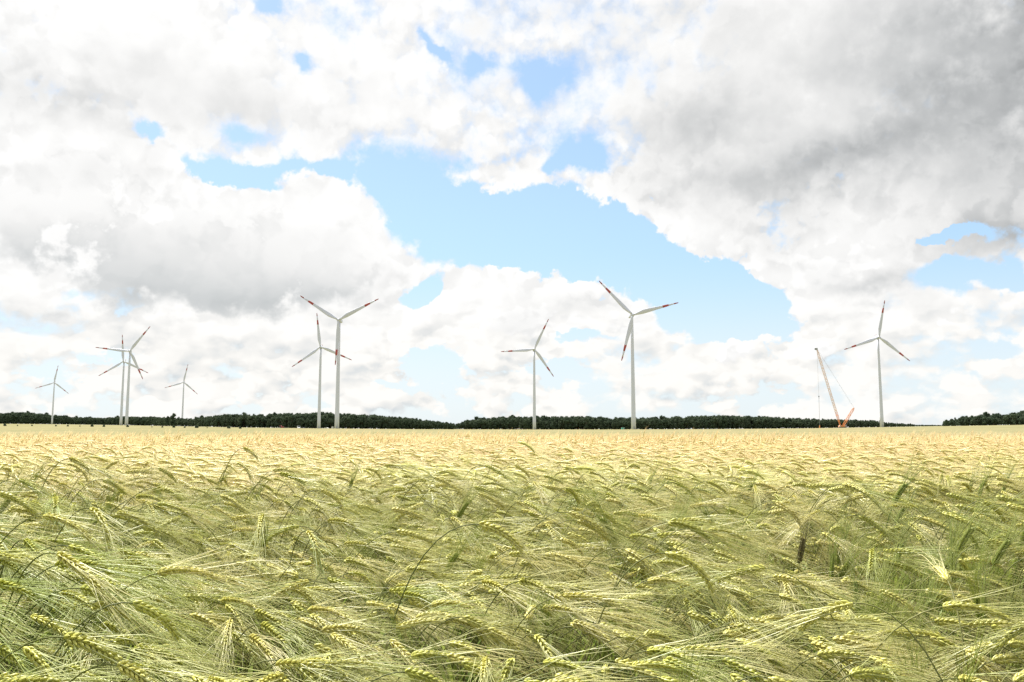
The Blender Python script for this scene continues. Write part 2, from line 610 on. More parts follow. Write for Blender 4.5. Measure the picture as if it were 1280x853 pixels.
def canopy_mat(name, c0, c1, c2):
    m, N, o = material(name)
    g = N.new('ShaderNodeNewGeometry')
    pos = X(N, g.outputs['Position'])
    n = N.noise(N.vmath('MULTIPLY', pos, (1.0, 0.35, 1.0)), 0.8, 6.0, 0.65)
    n2 = N.noise(N.vmath('MULTIPLY', pos, (1.0, 0.25, 1.0)), 0.05, 4.0, 0.6)
    n3 = N.noise(N.vmath('MULTIPLY', pos, (4.0, 0.5, 1.0)), 1.4, 3.0, 0.7)
    c = N.mix(N.smooth(n, 0.3, 0.7), c0, c1)
    c = N.mix(N.smooth(n2, 0.42, 0.62) * 0.6, c, c2)
    c = N.mix(N.smooth(n3, 0.55, 0.75) * 0.45, c, tuple(x * 0.6 for x in c0))
    b = N.new('ShaderNodeBsdfDiffuse')
    N.put(b.inputs[0], c)
    bp = N.new('ShaderNodeBump')
    bp.inputs['Strength'].default_value = 0.5
    bp.inputs['Distance'].default_value = 0.06
    N.put(bp.inputs['Height'], n)
    N.t.links.new(bp.outputs[0], b.inputs['Normal'])
    N.t.links.new(b.outputs[0], o.inputs[0])
    return m


radii = [0.01, 1, 3, 8, 20, 40, 70, 110, 160, 220, 300, 400, 550, 700, 900, 1150, 1400, 1700, 2000, 2300, 2600, 4000, 8000, 30000]
g = polar_sheet('ground', radii, -180, 180, 180, 0.0, soil_mat())
tag(g, kind='structure')


# far crop beyond the barley
def far_z(x, y):
    return 0.80 + 0.03 * mnoise.noise(Vector((x * 0.7, y * 0.25, 0))) + 0.03 * mnoise.noise(Vector((x * 0.11, y * 0.04, 5)))


ff = polar_sheet('far_crop', [27.5 + 0.8 * i for i in range(37)] + [58 + 2.5 * i for i in range(20)] + list(np.geomspace(110, 560, 24)) + [562],
                 -62, 62, 420, lambda x, y: far_z(x, y) if math.hypot(x, y) < 561 else 0.02,
                 canopy_mat('far_crop', (0.17, 0.155, 0.082), (0.24, 0.215, 0.12), (0.16, 0.16, 0.08)), 0.05)
tag(ff, 'olive coloured crop reaching from the golden barley to the woods', 'crop', kind='stuff')


# ------------------------------------------------------------------ barley
def frame_from(t):
    t = t / (np.linalg.norm(t) + 1e-12)
    b = np.array([0, 1.0, 0])
    if abs(t[1]) > 0.95:
        b = np.array([1.0, 0, 0])
    n = np.cross(b, t)
    n /= np.linalg.norm(n)
    b = np.cross(t, n)
    return t, n, b


def make_variant(rs, th0, th1, th2, ear_len, upright=False, lod=0, dark=False, H=0.84, wide=1.0):
    """Returns dict part -> MB, built with the root at the origin, nodding towards +X."""
    parts = {}
    nS, nE = (18, 12) if lod == 0 else (8, 6)
    p = rs.uniform(8, 15)
    wob = rs.uniform(-0.05, 0.05)
    Ls = 0.85
    for _ in range(4):
        us = 1 - (1 - np.linspace(0, 1, nS + 1)) ** 1.9
        pts = [np.zeros(3)]
        for i in range(1, nS + 1):
            u = (us[i] + us[i - 1]) / 2
            th = th0 + (th1 - th0) * (0.12 * u + 0.88 * u ** p)
            ds = Ls * (us[i] - us[i - 1])
            pts.append(pts[-1] + ds * np.array([math.sin(th), wob * u, math.cos(th)]))
        stem = np.array(pts)
        ear = [stem[-1]]
        for i in range(nE):
            u = (i + 0.5) / nE
            th = th1 + (th2 - th1) * u
            ear.append(ear[-1] + ear_len / nE * np.array([math.sin(th), wob * 1.5, math.cos(th)]))
        ear = np.array(ear)
        top = max(stem[:, 2].max(), ear[:, 2].max())
        Ls += (H - top)
    # stem
    b = MB()
    b.tube(stem, np.linspace(0.0017, 0.00095, nS + 1) * wide, 5 if lod == 0 else 3, cap=False)
    parts['stem'] = b
    # ear
    K = 20 if lod == 0 else 10
    b = MB()
    aw = MB()
    roll = rs.uniform(0, math.pi)
    tot = np.linspace(0, nE, K + 2)[:K + 1]
    if lod == 0:
        b.tube(ear, np.linspace(0.0018, 0.0010, nE + 1), 5, cap=True)
    else:
        b.tube(ear, np.interp(np.linspace(0, 1, nE + 1), [0, .15, .7, 1], [0.0026, 0.0068, 0.0062, 0.0020]), 5, cap=True)
    for k in range(K):
        f = tot[k]
        i = min(int(f), nE - 1)
        pos = ear[i] + (ear[i + 1] - ear[i]) * (f - i)
        t, n, bb = frame_from(ear[i + 1] - ear[i])
        side = roll + (math.pi if k % 2 else 0)
        frac = k / K
        for da in ((-0.95, 0.0, 0.95) if lod == 0 else (-0.6, 0.6)):
            an = side + da + rs.normal(0, 0.08)
            rad = math.cos(an) * n + math.sin(an) * bb
            tilt = R(rs.uniform(24, 34)) * (1.0 - 0.35 * frac)
            d = t * math.cos(tilt) + rad * math.sin(tilt)
            s = (1.0 - 0.35 * frac ** 2) * (0.88 if da else 1.0) * rs.uniform(0.9, 1.1)
            p0 = pos + rad * 0.0016
            if dark:
                s *= 0.45 + 0.5 * math.sin(math.pi * min(1, 0.2 + frac * 0.8))
            gl, gr = 0.0138 * s, 0.0025 * s
            if lod == 0:
                b.tube([p0, p0 + d * gl * 0.3, p0 + d * gl * 0.68, p0 + d * gl], [gr * 0.45, gr, gr * 0.85, gr * 0.12], 5, cap=False, roll=rs.uniform(0, 6))
            # awn
            if rs.random() < (0.6 if dark else 0.54 if lod == 0 else 0.16):
                continue
            L = rs.uniform(0.11, 0.17) * (0.28 if dark else 1.0)
            sp = abs(rs.normal(0, 0.10)) + 0.04
            d2 = t * math.cos(sp) + rad * math.sin(sp) + rs.normal(0, 0.06, 3) + (0 if upright else np.array([0.10, 0.0, 0.0]))
            d2 /= np.linalg.norm(d2)
            bend = rs.normal(0, 0.012, 3) + np.array([0.004, 0, -0.010 if not upright else 0.0])
            q0 = p0 + d * gl * 0.9
            q1 = q0 + d2 * L * 0.5
            q2 = q0 + d2 * L + bend
            w = (0.00050 if lod == 0 else 0.00075) * wide
            if lod == 0:
                aw.tube([q0, q0 + d2 * L * 0.5, q2], [w, w * 0.8, w * 0.25], 3, cap=False, roll=rs.uniform(0, 6))
            else:
                sv_ = np.cross(d2, rs.normal(0, 1, 3))
                sv_ /= np.linalg.norm(sv_)
                aw.add([q0 - sv_ * w, q0 + sv_ * w, q1 + sv_ * w * 0.85, q1 - sv_ * w * 0.85, q2], [(0, 1, 2, 3), (3, 2, 4)])
    parts['ear'] = b
    if aw.n:
        parts['awns'] = aw
    # leaves
    lv = []
    for li in range(2 if lod == 0 else 1):
        lb = MB()
        hz = rs.uniform(0.36, 0.58) * H / 0.84
        i = int(np.argmin(np.abs(stem[:, 2] - hz)))
        base = stem[i]
        a = rs.uniform(0, 2 * math.pi)
        dirh = np.array([math.cos(a), math.sin(a), 0])
        sidev = np.array([-math.sin(a), math.cos(a), 0])
        L = rs.uniform(0.13, 0.24)
        W = rs.uniform(0.0035, 0.006)
        th = R(rs.uniform(8, 25))
        thE = R(rs.uniform(50, 130))
        ns = 7 if lod == 0 else 3
        q = base.copy()
        vs = []
        for s in range(ns + 1):
            u = s / ns
            tt = th + (thE - th) * u ** 1.5
            wd = W * (0.6 + 1.2 * u) * (1 - u ** 2.2) + 0.0003
            up = np.array([0, 0, 1.0]) * math.sin(tt) - dirh * math.cos(tt)
            vs += [q - sidev * wd, q - up * wd * 0.25, q + sidev * wd]
            q = q + L / ns * (dirh * math.sin(tt) + np.array([0, 0, math.cos(tt)]))
        fs = []
        for s in range(ns):
            for k in range(2):
                fs.append((s * 3 + k, s * 3 + k + 1, s * 3 + k + 4, s * 3 + k + 3))
        lb.add(vs, fs)
        lv.append(lb)
    parts['leaves'] = lv
    return parts


PM = {'stem': M_STEM, 'ear': M_EAR, 'awns': M_AWN, 'leaf': M_LEAF}


def joined_mesh(name, parts, mats):
    order = ['stem', 'ear', 'awns', 'leaf']
    J = MB()
    for i, key in enumerate(order):
        lst = parts['leaves'] if key == 'leaf' else ([parts[key]] if key in parts else [])
        for b in lst:
            v = np.concatenate(b.v)
            J.add(v, b.f, i)
    return J.mesh(name, [mats[k] for k in order], True)


rs = np.random.default_rng(5)
V0 = []          # near variants: dict with separate part meshes and one joined mesh
specs = []
for i in range(13):
    th1 = R(rs.uniform(76, 112))
    specs.append(dict(th0=R(rs.uniform(3, 12)), th1=th1, th2=th1 + R(rs.uniform(24, 50)), ear_len=rs.uniform(0.086, 0.114)))
specs.append(dict(th0=R(6), th1=R(95), th2=R(165), ear_len=0.108))                     # hanging
specs.append(dict(th0=R(4), th1=R(14), th2=R(24), ear_len=0.075, upright=True))        # upright, still green
specs.append(dict(th0=R(8), th1=R(24), th2=R(38), ear_len=0.07, upright=True))
specs.append(dict(th0=R(3), th1=R(10), th2=R(16), ear_len=0.060, upright=True, dark=True))   # dark stubby ear
UNRIPE_MATS = {'stem': M_LEAF, 'ear': M_UNRIPE, 'awns': M_UNRIPE, 'leaf': M_LEAF}
DARK_MATS = {'stem': M_STEM, 'ear': M_DARK, 'awns': M_DARK, 'leaf': M_LEAF}
sources = []     # unlinked instance sources
for i, sp in enumerate(specs):
    pr = make_variant(rs, **sp)
    mats = DARK_MATS if sp.get('dark') else (UNRIPE_MATS if sp.get('upright') else PM)
    d = {'stem': pr['stem'].mesh('stem', [mats['stem']], True), 'ear': pr['ear'].mesh('ear', [mats['ear']], True)}
    if 'awns' in pr:
        d['awns'] = pr['awns'].mesh('awns', [mats['awns']], True)
    sv_all = np.concatenate([np.concatenate(pr['stem'].v), np.concatenate(pr['ear'].v)])
    d['apex'] = sv_all[int(np.argmax(sv_all[:, 2]))]
    d['leaf'] = [b.mesh('leaf', [mats['leaf']], True) for b in pr['leaves']]
    V0.append(d)
    if not sp.get('dark'):
        sources.append(('near', i, joined_mesh('barley_near', pr, mats)))
NV0 = len(specs)
for i in range(12):
    up = i >= 10
    th1 = R(rs.uniform(70, 106)) if not up else R(rs.uniform(12, 24))
    pr = make_variant(rs, R(rs.uniform(3, 14)), th1, th1 + R(rs.uniform(22, 66) if not up else 12), rs.uniform(0.088, 0.112), upright=up, lod=1)
    sources.append(('mid', 100 + i, joined_mesh('barley_mid', pr, UNRIPE_MATS if up else PM)))


# far patches of about a square metre
def patch_mesh(rs):
    S, E, A = MB(), MB(), MB()
    for k in range(120):
        x, y = rs.uniform(-0.55, 0.55, 2)
        H = 0.84 + rs.normal(0, 0.045)
        a = rs.normal(0, 0.75) if rs.random() > 0.12 else rs.uniform(0, 6.28)
        ca, sa = math.cos(a), math.sin(a)
        th1 = R(rs.uniform(60, 102))
        th2 = th1 + R(rs.uniform(20, 60))
        if rs.random() < 0.05:
            th1, th2 = R(10), R(25)
        p = np.array([x, y, H - 0.3])
        pts = [p]
        for th in (R(8), R(18), th1 * 0.8):
            pts.append(pts[-1] + 0.105 * np.array([math.sin(th) * ca, math.sin(th) * sa, math.cos(th)]))
        S.tube(pts, [0.0024, 0.0022, 0.002, 0.002], 3, cap=False)
        e = [pts[-1]]
        for th in (th1, (th1 + th2) / 2, th2):
            e.append(e[-1] + 0.03 * np.array([math.sin(th) * ca, math.sin(th) * sa, math.cos(th)]))
        E.tube(e, [0.003, 0.0068, 0.006, 0.002], 4, cap=False)
        for q in range(13):
            j = q % 3
            t = e[j + 1] - e[j]
            t = t / np.linalg.norm(t) + rs.normal(0, 0.17, 3)
            t /= np.linalg.norm(t)
            L = rs.uniform(0.11, 0.16)
            s = np.cross(t, rs.normal(0, 1, 3))
            s = s / np.linalg.norm(s) * 0.0016
            b0 = e[j + 1]
            A.add([b0 - s, b0 + s, b0 + t * L + np.array([0, 0, -0.008])], [(0, 1, 2)])
    J = MB()
    for i, b in enumerate((S, E, A)):
        J.add(np.concatenate(b.v), b.f, i)
    return J.mesh('barley_patch', [M_STEM, M_EAR, M_AWN], True)


for i in range(6):
    sources.append(('far', 200 + i, patch_mesh(rs)))


# ---- where each plant stands
def lean(n):
    a = rng.normal(R(-10), R(32), n)
    m = rng.random(n) < 0.17
    a[m] = rng.uniform(-math.pi, math.pi, m.sum())
    return a


def crop_height(x, y):
    return 0.835 + 0.040 * mnoise.noise(Vector((x * 0.9, y * 0.9, 1.7))) + 0.03 * mnoise.noise(Vector((x * 0.25, y * 0.25, 7.7)))


LATE = [(1075, 690, 1.75, 0.22), (1130, 660, 2.3, 0.30), (1200, 700, 1.75, 0.22), (1160, 800, 1.25, 0.16), (815, 645, 2.6, 0.24), (215, 610, 3.2, 0.28), (840, 600, 4.2, 0.4)]
LATE = [(at(px_, HOR, Y_).x, Y_, r_) for px_, py_, Y_, r_ in LATE]


def green_patch(x, y):
    """Late, still upright tillers grow in a few patches."""
    if any(math.hypot(x - a, y - b) < r for a, b, r in LATE):
        return 1.0
    return mnoise.noise(Vector((x * 1.6 + 3.3, y * 1.1, 9.2)))


def scatter(y0, y1, margin, dens):
    A = []
    y = y0
    step = 1 / math.sqrt(dens)
    while y < y1:
        half = 0.66 * max(y, 0) + margin
        n = int(2 * half / step)
        xs = -half + (np.arange(n) + rng.uniform(0.05, 0.95, n)) * step
        A.append(np.stack([xs, y + rng.uniform(0, step, n)], 1))
        y += step
    return np.concatenate(A)


plants = []      # x, y, rz, scale, variant
# plants picked out in the photograph: apex pixel, distance, direction, variant
named = [
    (606, 655, 1.62, R(-8), 5, 'tall barley plant arching rightwards over the crop on a dark stem, centre foreground'),
    (838, 690, 1.55, R(4), 13, 'tall barley plant right of centre whose ear hangs straight down from an arched stem'),
    (1000, 672, 2.1, R(20), NV0 - 1, 'short dark brown upright ear standing alone right of centre'),
    (1082, 728, 1.9, R(60), 14, 'upright green barley plant with spread pale awns in the right foreground'),
    (1195, 754, 1.35, R(-14), 2, 'barley plant with an arched ear at the right below the lone green patch'),
    (190, 676, 2.1, R(-25), 7, 'barley plant with thin arched stem and hanging ear in the left foreground'),
    (358, 592, 2.9, R(-15), 8, 'tall nodding barley plant rising above the crop left of centre'),
    (545, 597, 3.0, R(-12), 9, 'slender arched barley plant rising above the crop below the middle turbines'),
    (757, 648, 2.2, R(200), 15, 'upright dark green barley ear standing stiffly right of the centre'),
]
for (px, py, Y, a, v, lab) in named:
    p = at(px, py, Y)
    sc_ = p.z / 0.84
    ax = V0[v]['apex'][0] * sc_
    plants.append([p.x - ax * math.cos(a), p.y - ax * math.sin(a), a, sc_, v, lab])
pts = scatter(-0.6, 4.2, 1.5, 215)
la = lean(len(pts))
for i, (x, y) in enumerate(pts):
    if x * x + y * y < 0.30 ** 2:
        continue
    H = crop_height(x, y) + rng.normal(0, 0.062)
    if rng.random() < 0.03:
        H += rng.uniform(0.03, 0.09)
    if y < 0.95:
        H = min(H, 0.76)
    for q in plants[:len(named)]:
        L2 = q[0] ** 2 + q[1] ** 2
        u = min(1.08, max(0.35, (x * q[0] + y * q[1]) / L2))
        if math.hypot(x - q[0] * u + 0.05, y - q[1] * u) < 0.14:
            H = min(H, 0.80)
    gp = green_patch(x, y)
    v = int(rng.integers(0, 14))
    if rng.random() < (0.62 if gp == 1.0 else 0.25 if gp > 0.3 else 0.03):
        v = int(rng.integers(14, 16))
        H += rng.uniform(-0.10, 0.0)
    plants.append([x, y, la[i], H / 0.84, v, None])

# the 300 that show largest become things of their own
HALF_W, HALF_H = 640 / FPX, 426.5 / FPX


def show(p):
    q = Vector((p[0], p[1], p[3] * 0.84 - CAM_H))
    dep = q.dot(FWD)
    if dep < 0.5:
        return -1
    u, w = q.x / dep, q.dot(UPV) / dep
    if abs(u) > HALF_W * 1.02 or w < -HALF_H * 1.0 or w > HALF_H:
        return -1
    base = crop_height(p[0], p[1])
    return (1.0 / dep) * (1.0 + 7.0 * (p[3] * 0.84 - base))


scores = [(show(p) + (100 if p[5] else 0), i) for i, p in enumerate(plants)]
scores.sort(reverse=True)
heroes = set(i for s, i in scores[:300])

COLS = [(150, 'far left edge'), (330, 'left turbine pair'), (520, 'central left turbines'), (720, 'middle turbine'),
        (900, 'tallest turbine'), (1065, 'lattice crane'), (1180, 'rightmost turbine'), (3000, 'right wood')]
ORD = ['first', 'second', 'third', 'fourth', 'fifth', 'sixth', 'seventh', 'eighth', 'ninth', 'tenth', 'eleventh', 'twelfth', 'thirteenth',
       'fourteenth', 'fifteenth', 'sixteenth', 'seventeenth', 'eighteenth', 'nineteenth', 'twentieth', 'twenty-first', 'twenty-second', 'twenty-third', 'twenty-fourth', 'twenty-fifth', 'twenty-sixth', 'twenty-seventh', 'twenty-eighth', 'twenty-ninth', 'thirtieth']
ORD += ['thirty-' + w for w in ORD[:9]] + ['fortieth'] + ['forty-' + w for w in ORD[:9]] + ['fiftieth'] + ['fifty-' + w for w in ORD[:9]]


def hero_bin(p):
    q = Vector((p[0], p[1], p[3] * 0.84 - CAM_H))
    dep = q.dot(FWD)
    px = 640 + FPX * q.x / dep
    py = 426.5 - FPX * q.dot(UPV) / dep
    col = next(n for lim, n in COLS if px < lim)
    row = 'lowest rows' if py > 800 else 'near rows' if py > 765 else 'middle rows' if py > 725 else 'upper rows'
    if p[4] >= 14:
        pose = 'upright'
    else:
        a = (math.degrees(p[2]) + 180) % 360 - 180
        pose = 'right-nodding' if abs(a) < 60 else 'left-nodding' if abs(a) > 120 else 'backward-nodding' if a > 0 else 'forward-nodding'
    return px, (pose, row, col)


bins = {}
for i in heroes:
    if plants[i][5] is None:
        px, key = hero_bin(plants[i])
        bins.setdefault(key, []).append((px, i))
for (pose, row, col), lst in bins.items():
    lst.sort()
    for k, (px, i) in enumerate(lst):
        if len(lst) == 1:
            plants[i][5] = f'only {pose} barley plant in the {row} below the {col}'
        else:
            plants[i][5] = f'{ORD[min(k, 58)]} from left of {pose} barley plants in the {row} below the {col}'

pt_xyz, pt_rot, pt_scl, pt_idx = [], [], [], []
for i, p in enumerate(plants):
    x, y, a, sc, v, lab = p
    if i in heroes:
        root = empty('barley_plant', (x, y, 0.0), a, sc)
        tag(root, lab, 'barley', 'barley plants in the foreground')
        d = V0[v]
        obj('stem', d['stem'], root)
        tag(obj('ear', d['ear'], root), kind='stuff')
        if 'awns' in d:
            tag(obj('awns', d['awns'], root), kind='stuff')
        for me in d['leaf']:
            obj('leaf', me, root)
    else:
        pt_xyz.append((x, y, 0.0)); pt_rot.append((rng.normal(0, 0.05), rng.normal(0, 0.05), a)); pt_scl.append(sc)
        pt_idx.append(v if v < NV0 - 1 else 3)
pts = scatter(4.2, 12.5, 2.2, 250)
la = lean(len(pts))
for i, (x, y) in enumerate(pts):
    H = crop_height(x, y) + rng.normal(0, 0.045) + (rng.uniform(0.03, 0.08) if rng.random() < 0.02 else 0)
    v = 100 + int(rng.integers(0, 10))
    if rng.random() < (0.5 if green_patch(x, y) == 1.0 else 0.2 if green_patch(x, y) > 0.3 else 0.02):
        v = 110 + int(rng.integers(0, 2))
        H -= rng.uniform(0.04, 0.12)
    pt_xyz.append((x, y, 0.0)); pt_rot.append((rng.normal(0, 0.05), rng.normal(0, 0.05), la[i])); pt_scl.append(H / 0.84); pt_idx.append(v)
pts = scatter(12.3, 33.0, 4.0, 1.35)
for (x, y) in pts:
    if y > 29.5 + 3.0 * mnoise.noise(Vector((x * 0.3, 0, 2))):
        continue
    pt_xyz.append((x, y, terrain(x, y))); pt_rot.append((0, 0, rng.normal(0, 0.25)))
    pt_scl.append((crop_height(x, y) + rng.normal(0, 0.015)) / 0.84); pt_idx.append(200 + int(rng.integers(0, 6)))


def instancer(name, xyz, rot, scl, idx, srcs, mats):
    """One object whose points carry instances of the given meshes."""
    me = bpy.data.meshes.new(name)
    me.from_pydata([tuple(map(float, q)) for q in xyz], [], [])
    n = len(xyz)
    a = me.attributes.new('rot', 'FLOAT_VECTOR', 'POINT'); a.data.foreach_set('vector', np.array(rot, dtype=np.float32).ravel())
    scl = np.array(scl, dtype=np.float32)
    if scl.ndim == 1:
        scl = np.stack([scl] * 3, 1)
    a = me.attributes.new('scl', 'FLOAT_VECTOR', 'POINT'); a.data.foreach_set('vector', scl.ravel())
    a = me.attributes.new('idx', 'INT', 'POINT'); a.data.foreach_set('value', np.array(idx, dtype=np.int32))
    o = obj(name, me)
    for m in mats:
        me.materials.append(m)
    gt = bpy.data.node_groups.new(name, 'GeometryNodeTree')
    gt.interface.new_socket('Geometry', in_out='INPUT', socket_type='NodeSocketGeometry')
    gt.interface.new_socket('Geometry', in_out='OUTPUT', socket_type='NodeSocketGeometry')
    gi = gt.nodes.new('NodeGroupInput'); go = gt.nodes.new('NodeGroupOutput')
    jn = gt.nodes.new('GeometryNodeJoinGeometry')

    def attr(nm, ty):
        q = gt.nodes.new('GeometryNodeInputNamedAttribute'); q.data_type = ty
        q.inputs['Name'].default_value = nm
        return q.outputs['Attribute']
    ar, as_, ai = attr('rot', 'FLOAT_VECTOR'), attr('scl', 'FLOAT_VECTOR'), attr('idx', 'INT')
    er = gt.nodes.new('FunctionNodeEulerToRotation')
    gt.links.new(ar, er.inputs[0])
    for k, me_s in srcs:
        so = bpy.data.objects.new(name + '_source', me_s)
        oi = gt.nodes.new('GeometryNodeObjectInfo')
        oi.inputs['Object'].default_value = so
        oi.inputs['As Instance'].default_value = True
        cmp = gt.nodes.new('FunctionNodeCompare'); cmp.data_type = 'INT'; cmp.operation = 'EQUAL'
        ins = [s for s in cmp.inputs if s.type == 'INT']
        gt.links.new(ai, ins[0]); ins[1].default_value = k
        ip = gt.nodes.new('GeometryNodeInstanceOnPoints')
        gt.links.new(gi.outputs[0], ip.inputs['Points'])
        gt.links.new(cmp.outputs[0], ip.inputs['Selection'])
        gt.links.new(oi.outputs['Geometry'], ip.inputs['Instance'])
        gt.links.new(er.outputs[0], ip.inputs['Rotation'])
        gt.links.new(as_, ip.inputs['Scale'])
        gt.links.new(ip.outputs[0], jn.inputs[0])
    gt.links.new(jn.outputs[0], go.inputs[0])
    md = o.modifiers.new('plants', 'NODES')
    md.node_group = gt
    return o


bf = instancer('barley_crop', pt_xyz, pt_rot, pt_scl, pt_idx, [(k, m) for _, k, m in sources], [M_AWN, M_EAR])
tag(bf, 'dense field of nodding barley ripening from green to gold', 'barley field', kind='stuff')

# matted straw and leaves below the ears farther out
ca = polar_sheet('barley_undergrowth', [7, 9, 11, 13, 16, 20, 25, 27, 28, 29, 30], -46, 46, 200,
                 lambda x, y: 0.58 * min(1, max(0, (math.hypot(x, y) - 7) / 4)) + 0.02 + 0.05 * mnoise.noise(Vector((x * 2, y * 2, 0))),
                 canopy_mat('barley_undergrowth', (0.22, 0.21, 0.08), (0.42, 0.34, 0.15), (0.25, 0.27, 0.10)))
tag(ca, 'matted stems and leaves filling the barley below the ears', 'crop', kind='stuff')


# ------------------------------------------------------------------ wind turbines
HUB = 98.0
ROT_R = 41.0


def blade_meshes():
    """Blade along +Z from the hub centre, chord in X, thickness in Y; returns white blade and two red bands."""
    def sect(r):
        u = r / ROT_R
        ch = float(np.interp(u, [0.03, 0.06, 0.14, 0.22, 0.35, 0.55, 0.75, 0.92, 0.985, 1.0], [1.9, 1.9, 2.9, 3.75, 3.4, 2.5, 1.75, 1.15, 0.7, 0.2]))
        tk = float(np.interp(u, [0.03, 0.06, 0.14, 0.22, 0.5, 1.0], [1.9, 1.85, 1.3, 0.85, 0.42, 0.06]))
        tw = R(float(np.interp(u, [0.05, 0.2, 0.5, 1], [16, 13, 5, 0])))
        off = -0.20 * (ch - 1.9) if u > 0.1 else 0
        yb = -1.6 * u * u                                      # pre-bend towards the wind
        ring = []
        for k in range(12):
            a = 2 * math.pi * k / 12
            x, y = math.cos(a) * ch / 2, math.sin(a) * tk / 2
            if u > 0.12:
                y *= (1.0 - 0.45 * math.cos(a)) if ch > 0 else 1
            x += off
            ring.append((x * math.cos(tw) - y * math.sin(tw), x * math.sin(tw) + y * math.cos(tw) + yb, r))
        return ring

    def loft(rs_, grow=1.0):
        b = MB()
        vs, fs = [], []
        for r in rs_:
            rg = sect(r)
            if grow != 1.0:
                c = np.mean(rg, axis=0)
                rg = [tuple(c + (np.array(q) - c) * np.array([grow, grow * 1.1, 1])) for q in rg]
            vs += rg
        n = len(rs_)
        for i in range(n - 1):
            for k in range(12):
                k2 = (k + 1) % 12
                fs.append((i * 12 + k, i * 12 + k2, (i + 1) * 12 + k2, (i + 1) * 12 + k))
        fs.append(tuple(range(11, -1, -1)))
        fs.append(tuple((n - 1) * 12 + k for k in range(12)))
        b.add(vs, fs)
        return b
    w = loft([ROT_R * u for u in (0.03, 0.06, 0.10, 0.14, 0.18, 0.22, 0.28, 0.35, 0.45, 0.55, 0.65, 0.75, 0.85, 0.91)]).mesh('blade', [M_WHITE], True)
    r1 = loft([ROT_R * u for u in (0.655, 0.70, 0.75, 0.785)], 1.03).mesh('red_band', [M_RED], True)
    r2 = loft([ROT_R * u for u in (0.905, 0.94, 0.97, 0.985, 1.0)], 1.03).mesh('red_tip', [M_REDTIP], True)
    return w, r1, r2


def turbine_meshes():
    d = {}
    b = MB()
    zs = np.linspace(0, HUB - 1.6, 9)
    b.tube([(0, 0, z) for z in zs], np.linspace(2.05, 1.15, 9), 32, cap=True)
    d['tower'] = b.mesh('tower', [M_WHITE], True)
    b = MB()
    d['flange'] = []
    for z in (26, 52, 75):
        b = MB()
        rr = 2.05 + (1.15 - 2.05) * z / (HUB - 1.6)
        b.tube([(0, 0, z - 0.12), (0, 0, z + 0.12)], [rr + 0.02, rr + 0.02], 32, cap=False)
        d['flange'].append(b.mesh('flange_seam', [M_WHITE]))
    b = MB()
    b.box((0, -2.08, 2.0), (0.95, 0.16, 2.2))
    d['door'] = b.mesh('door', [M_GREY])
    b = MB()
    # nacelle along +Y behind the rotor (rotor faces -Y)
    prof = [(-2.6, 0.9, 0.95), (-2.0, 1.45, 1.55), (0.0, 1.75, 1.85), (4.0, 1.8, 1.9), (6.4, 1.65, 1.7), (7.4, 1.2, 1.25)]
    vs, fs = [], []
    for (y, hw, hh) in prof:
        for k in range(16):
            a = 2 * math.pi * (k + 0.5) / 16
            c, s = math.cos(a), math.sin(a)
            e = 0.45
            vs.append((hw * math.copysign(abs(c) ** e, c), y, hh * math.copysign(abs(s) ** e, s) + 0.15))
    for i in range(len(prof) - 1):
        for k in range(16):
            k2 = (k + 1) % 16
            fs.append((i * 16 + k2, i * 16 + k, (i + 1) * 16 + k, (i + 1) * 16 + k2))
    fs.append(tuple(range(16)))
    fs.append(tuple(len(vs) - 1 - k for k in range(16)))
    b.add(vs, fs)
    d['nacelle'] = b.mesh('nacelle', [M_WHITE], True)
    b = MB()
    b.tube([(0.9, 6.2, 1.9), (0.9, 6.2, 2.8)], [0.3, 0.25], 6)
    b.tube([(-0.9, 6.2, 1.9), (-0.9, 6.2, 3.0)], [0.12, 0.1], 6)
    b.box((0, 6.2, 2.3), (2.0, 0.2, 0.2))
    d['mast'] = b.mesh('weather_mast', [M_GREY])
    b = MB()
    b.tube([(0.9, 6.2, 2.75), (0.9, 6.2, 2.9), (0.9, 6.2, 3.4), (0.9, 6.2, 3.55)], [0.25, 0.5, 0.5, 0.2], 10)
    d['beacon'] = b.mesh('beacon', [M_REDTIP])
    b = MB()
    b.tube([(0, -4.9, 0), (0, -4.6, 0), (0, -3.8, 0), (0, -3.0, 0), (0, -2.6, 0)], [0.25, 0.9, 1.5, 1.7, 1.6], 20)
    d['hub'] = b.mesh('hub', [M_WHITE], True)
    d['blade'], d['band'], d['tip'] = blade_meshes()
    return d


TM = turbine_meshes()


def turbine(base_px, hub_px, tip_px, Y, yaw, label):
    """Base stands on the ground at depth Y; the rotor's angle comes from one blade tip."""
    d = ray(base_px[0], base_px[1])
    x = d.x / d.y * Y
    z = terrain(x, Y)
    hz = at(hub_px[0], hub_px[1], Y).z
    s = (hz - z) / HUB
    view = math.atan2(x, Y)
    t = empty('wind_turbine', (x, Y, z), -view + R(yaw), s)
    tag(t, label, 'wind turbine', 'wind turbines beyond the barley field')
    tw = obj('tower', TM['tower'], t)
    for fm in TM['flange']:
        obj('flange_seam', fm, tw)
    obj('door', TM['door'], tw)
    na = obj('nacelle', TM['nacelle'], t)
    na.location = (0, 0, HUB)
    obj('weather_mast', TM['mast'], na)
    obj('beacon', TM['beacon'], na)
    hb = obj('hub', TM['hub'], t)
    hb.location = (0, 0, HUB)
    ang = math.atan2(tip_px[0] - hub_px[0], hub_px[1] - tip_px[1])     # clockwise from up, seen from the camera
    for k in range(3):
        a = ang + k * 2 * math.pi / 3
        b = obj('blade', TM['blade'], t)
        b.location = (0, -3.6, HUB)
        b.rotation_euler = (0, a, 0)
        obj('red_band', TM['band'], b)
        obj('red_tip', TM['tip'], b)
    return t


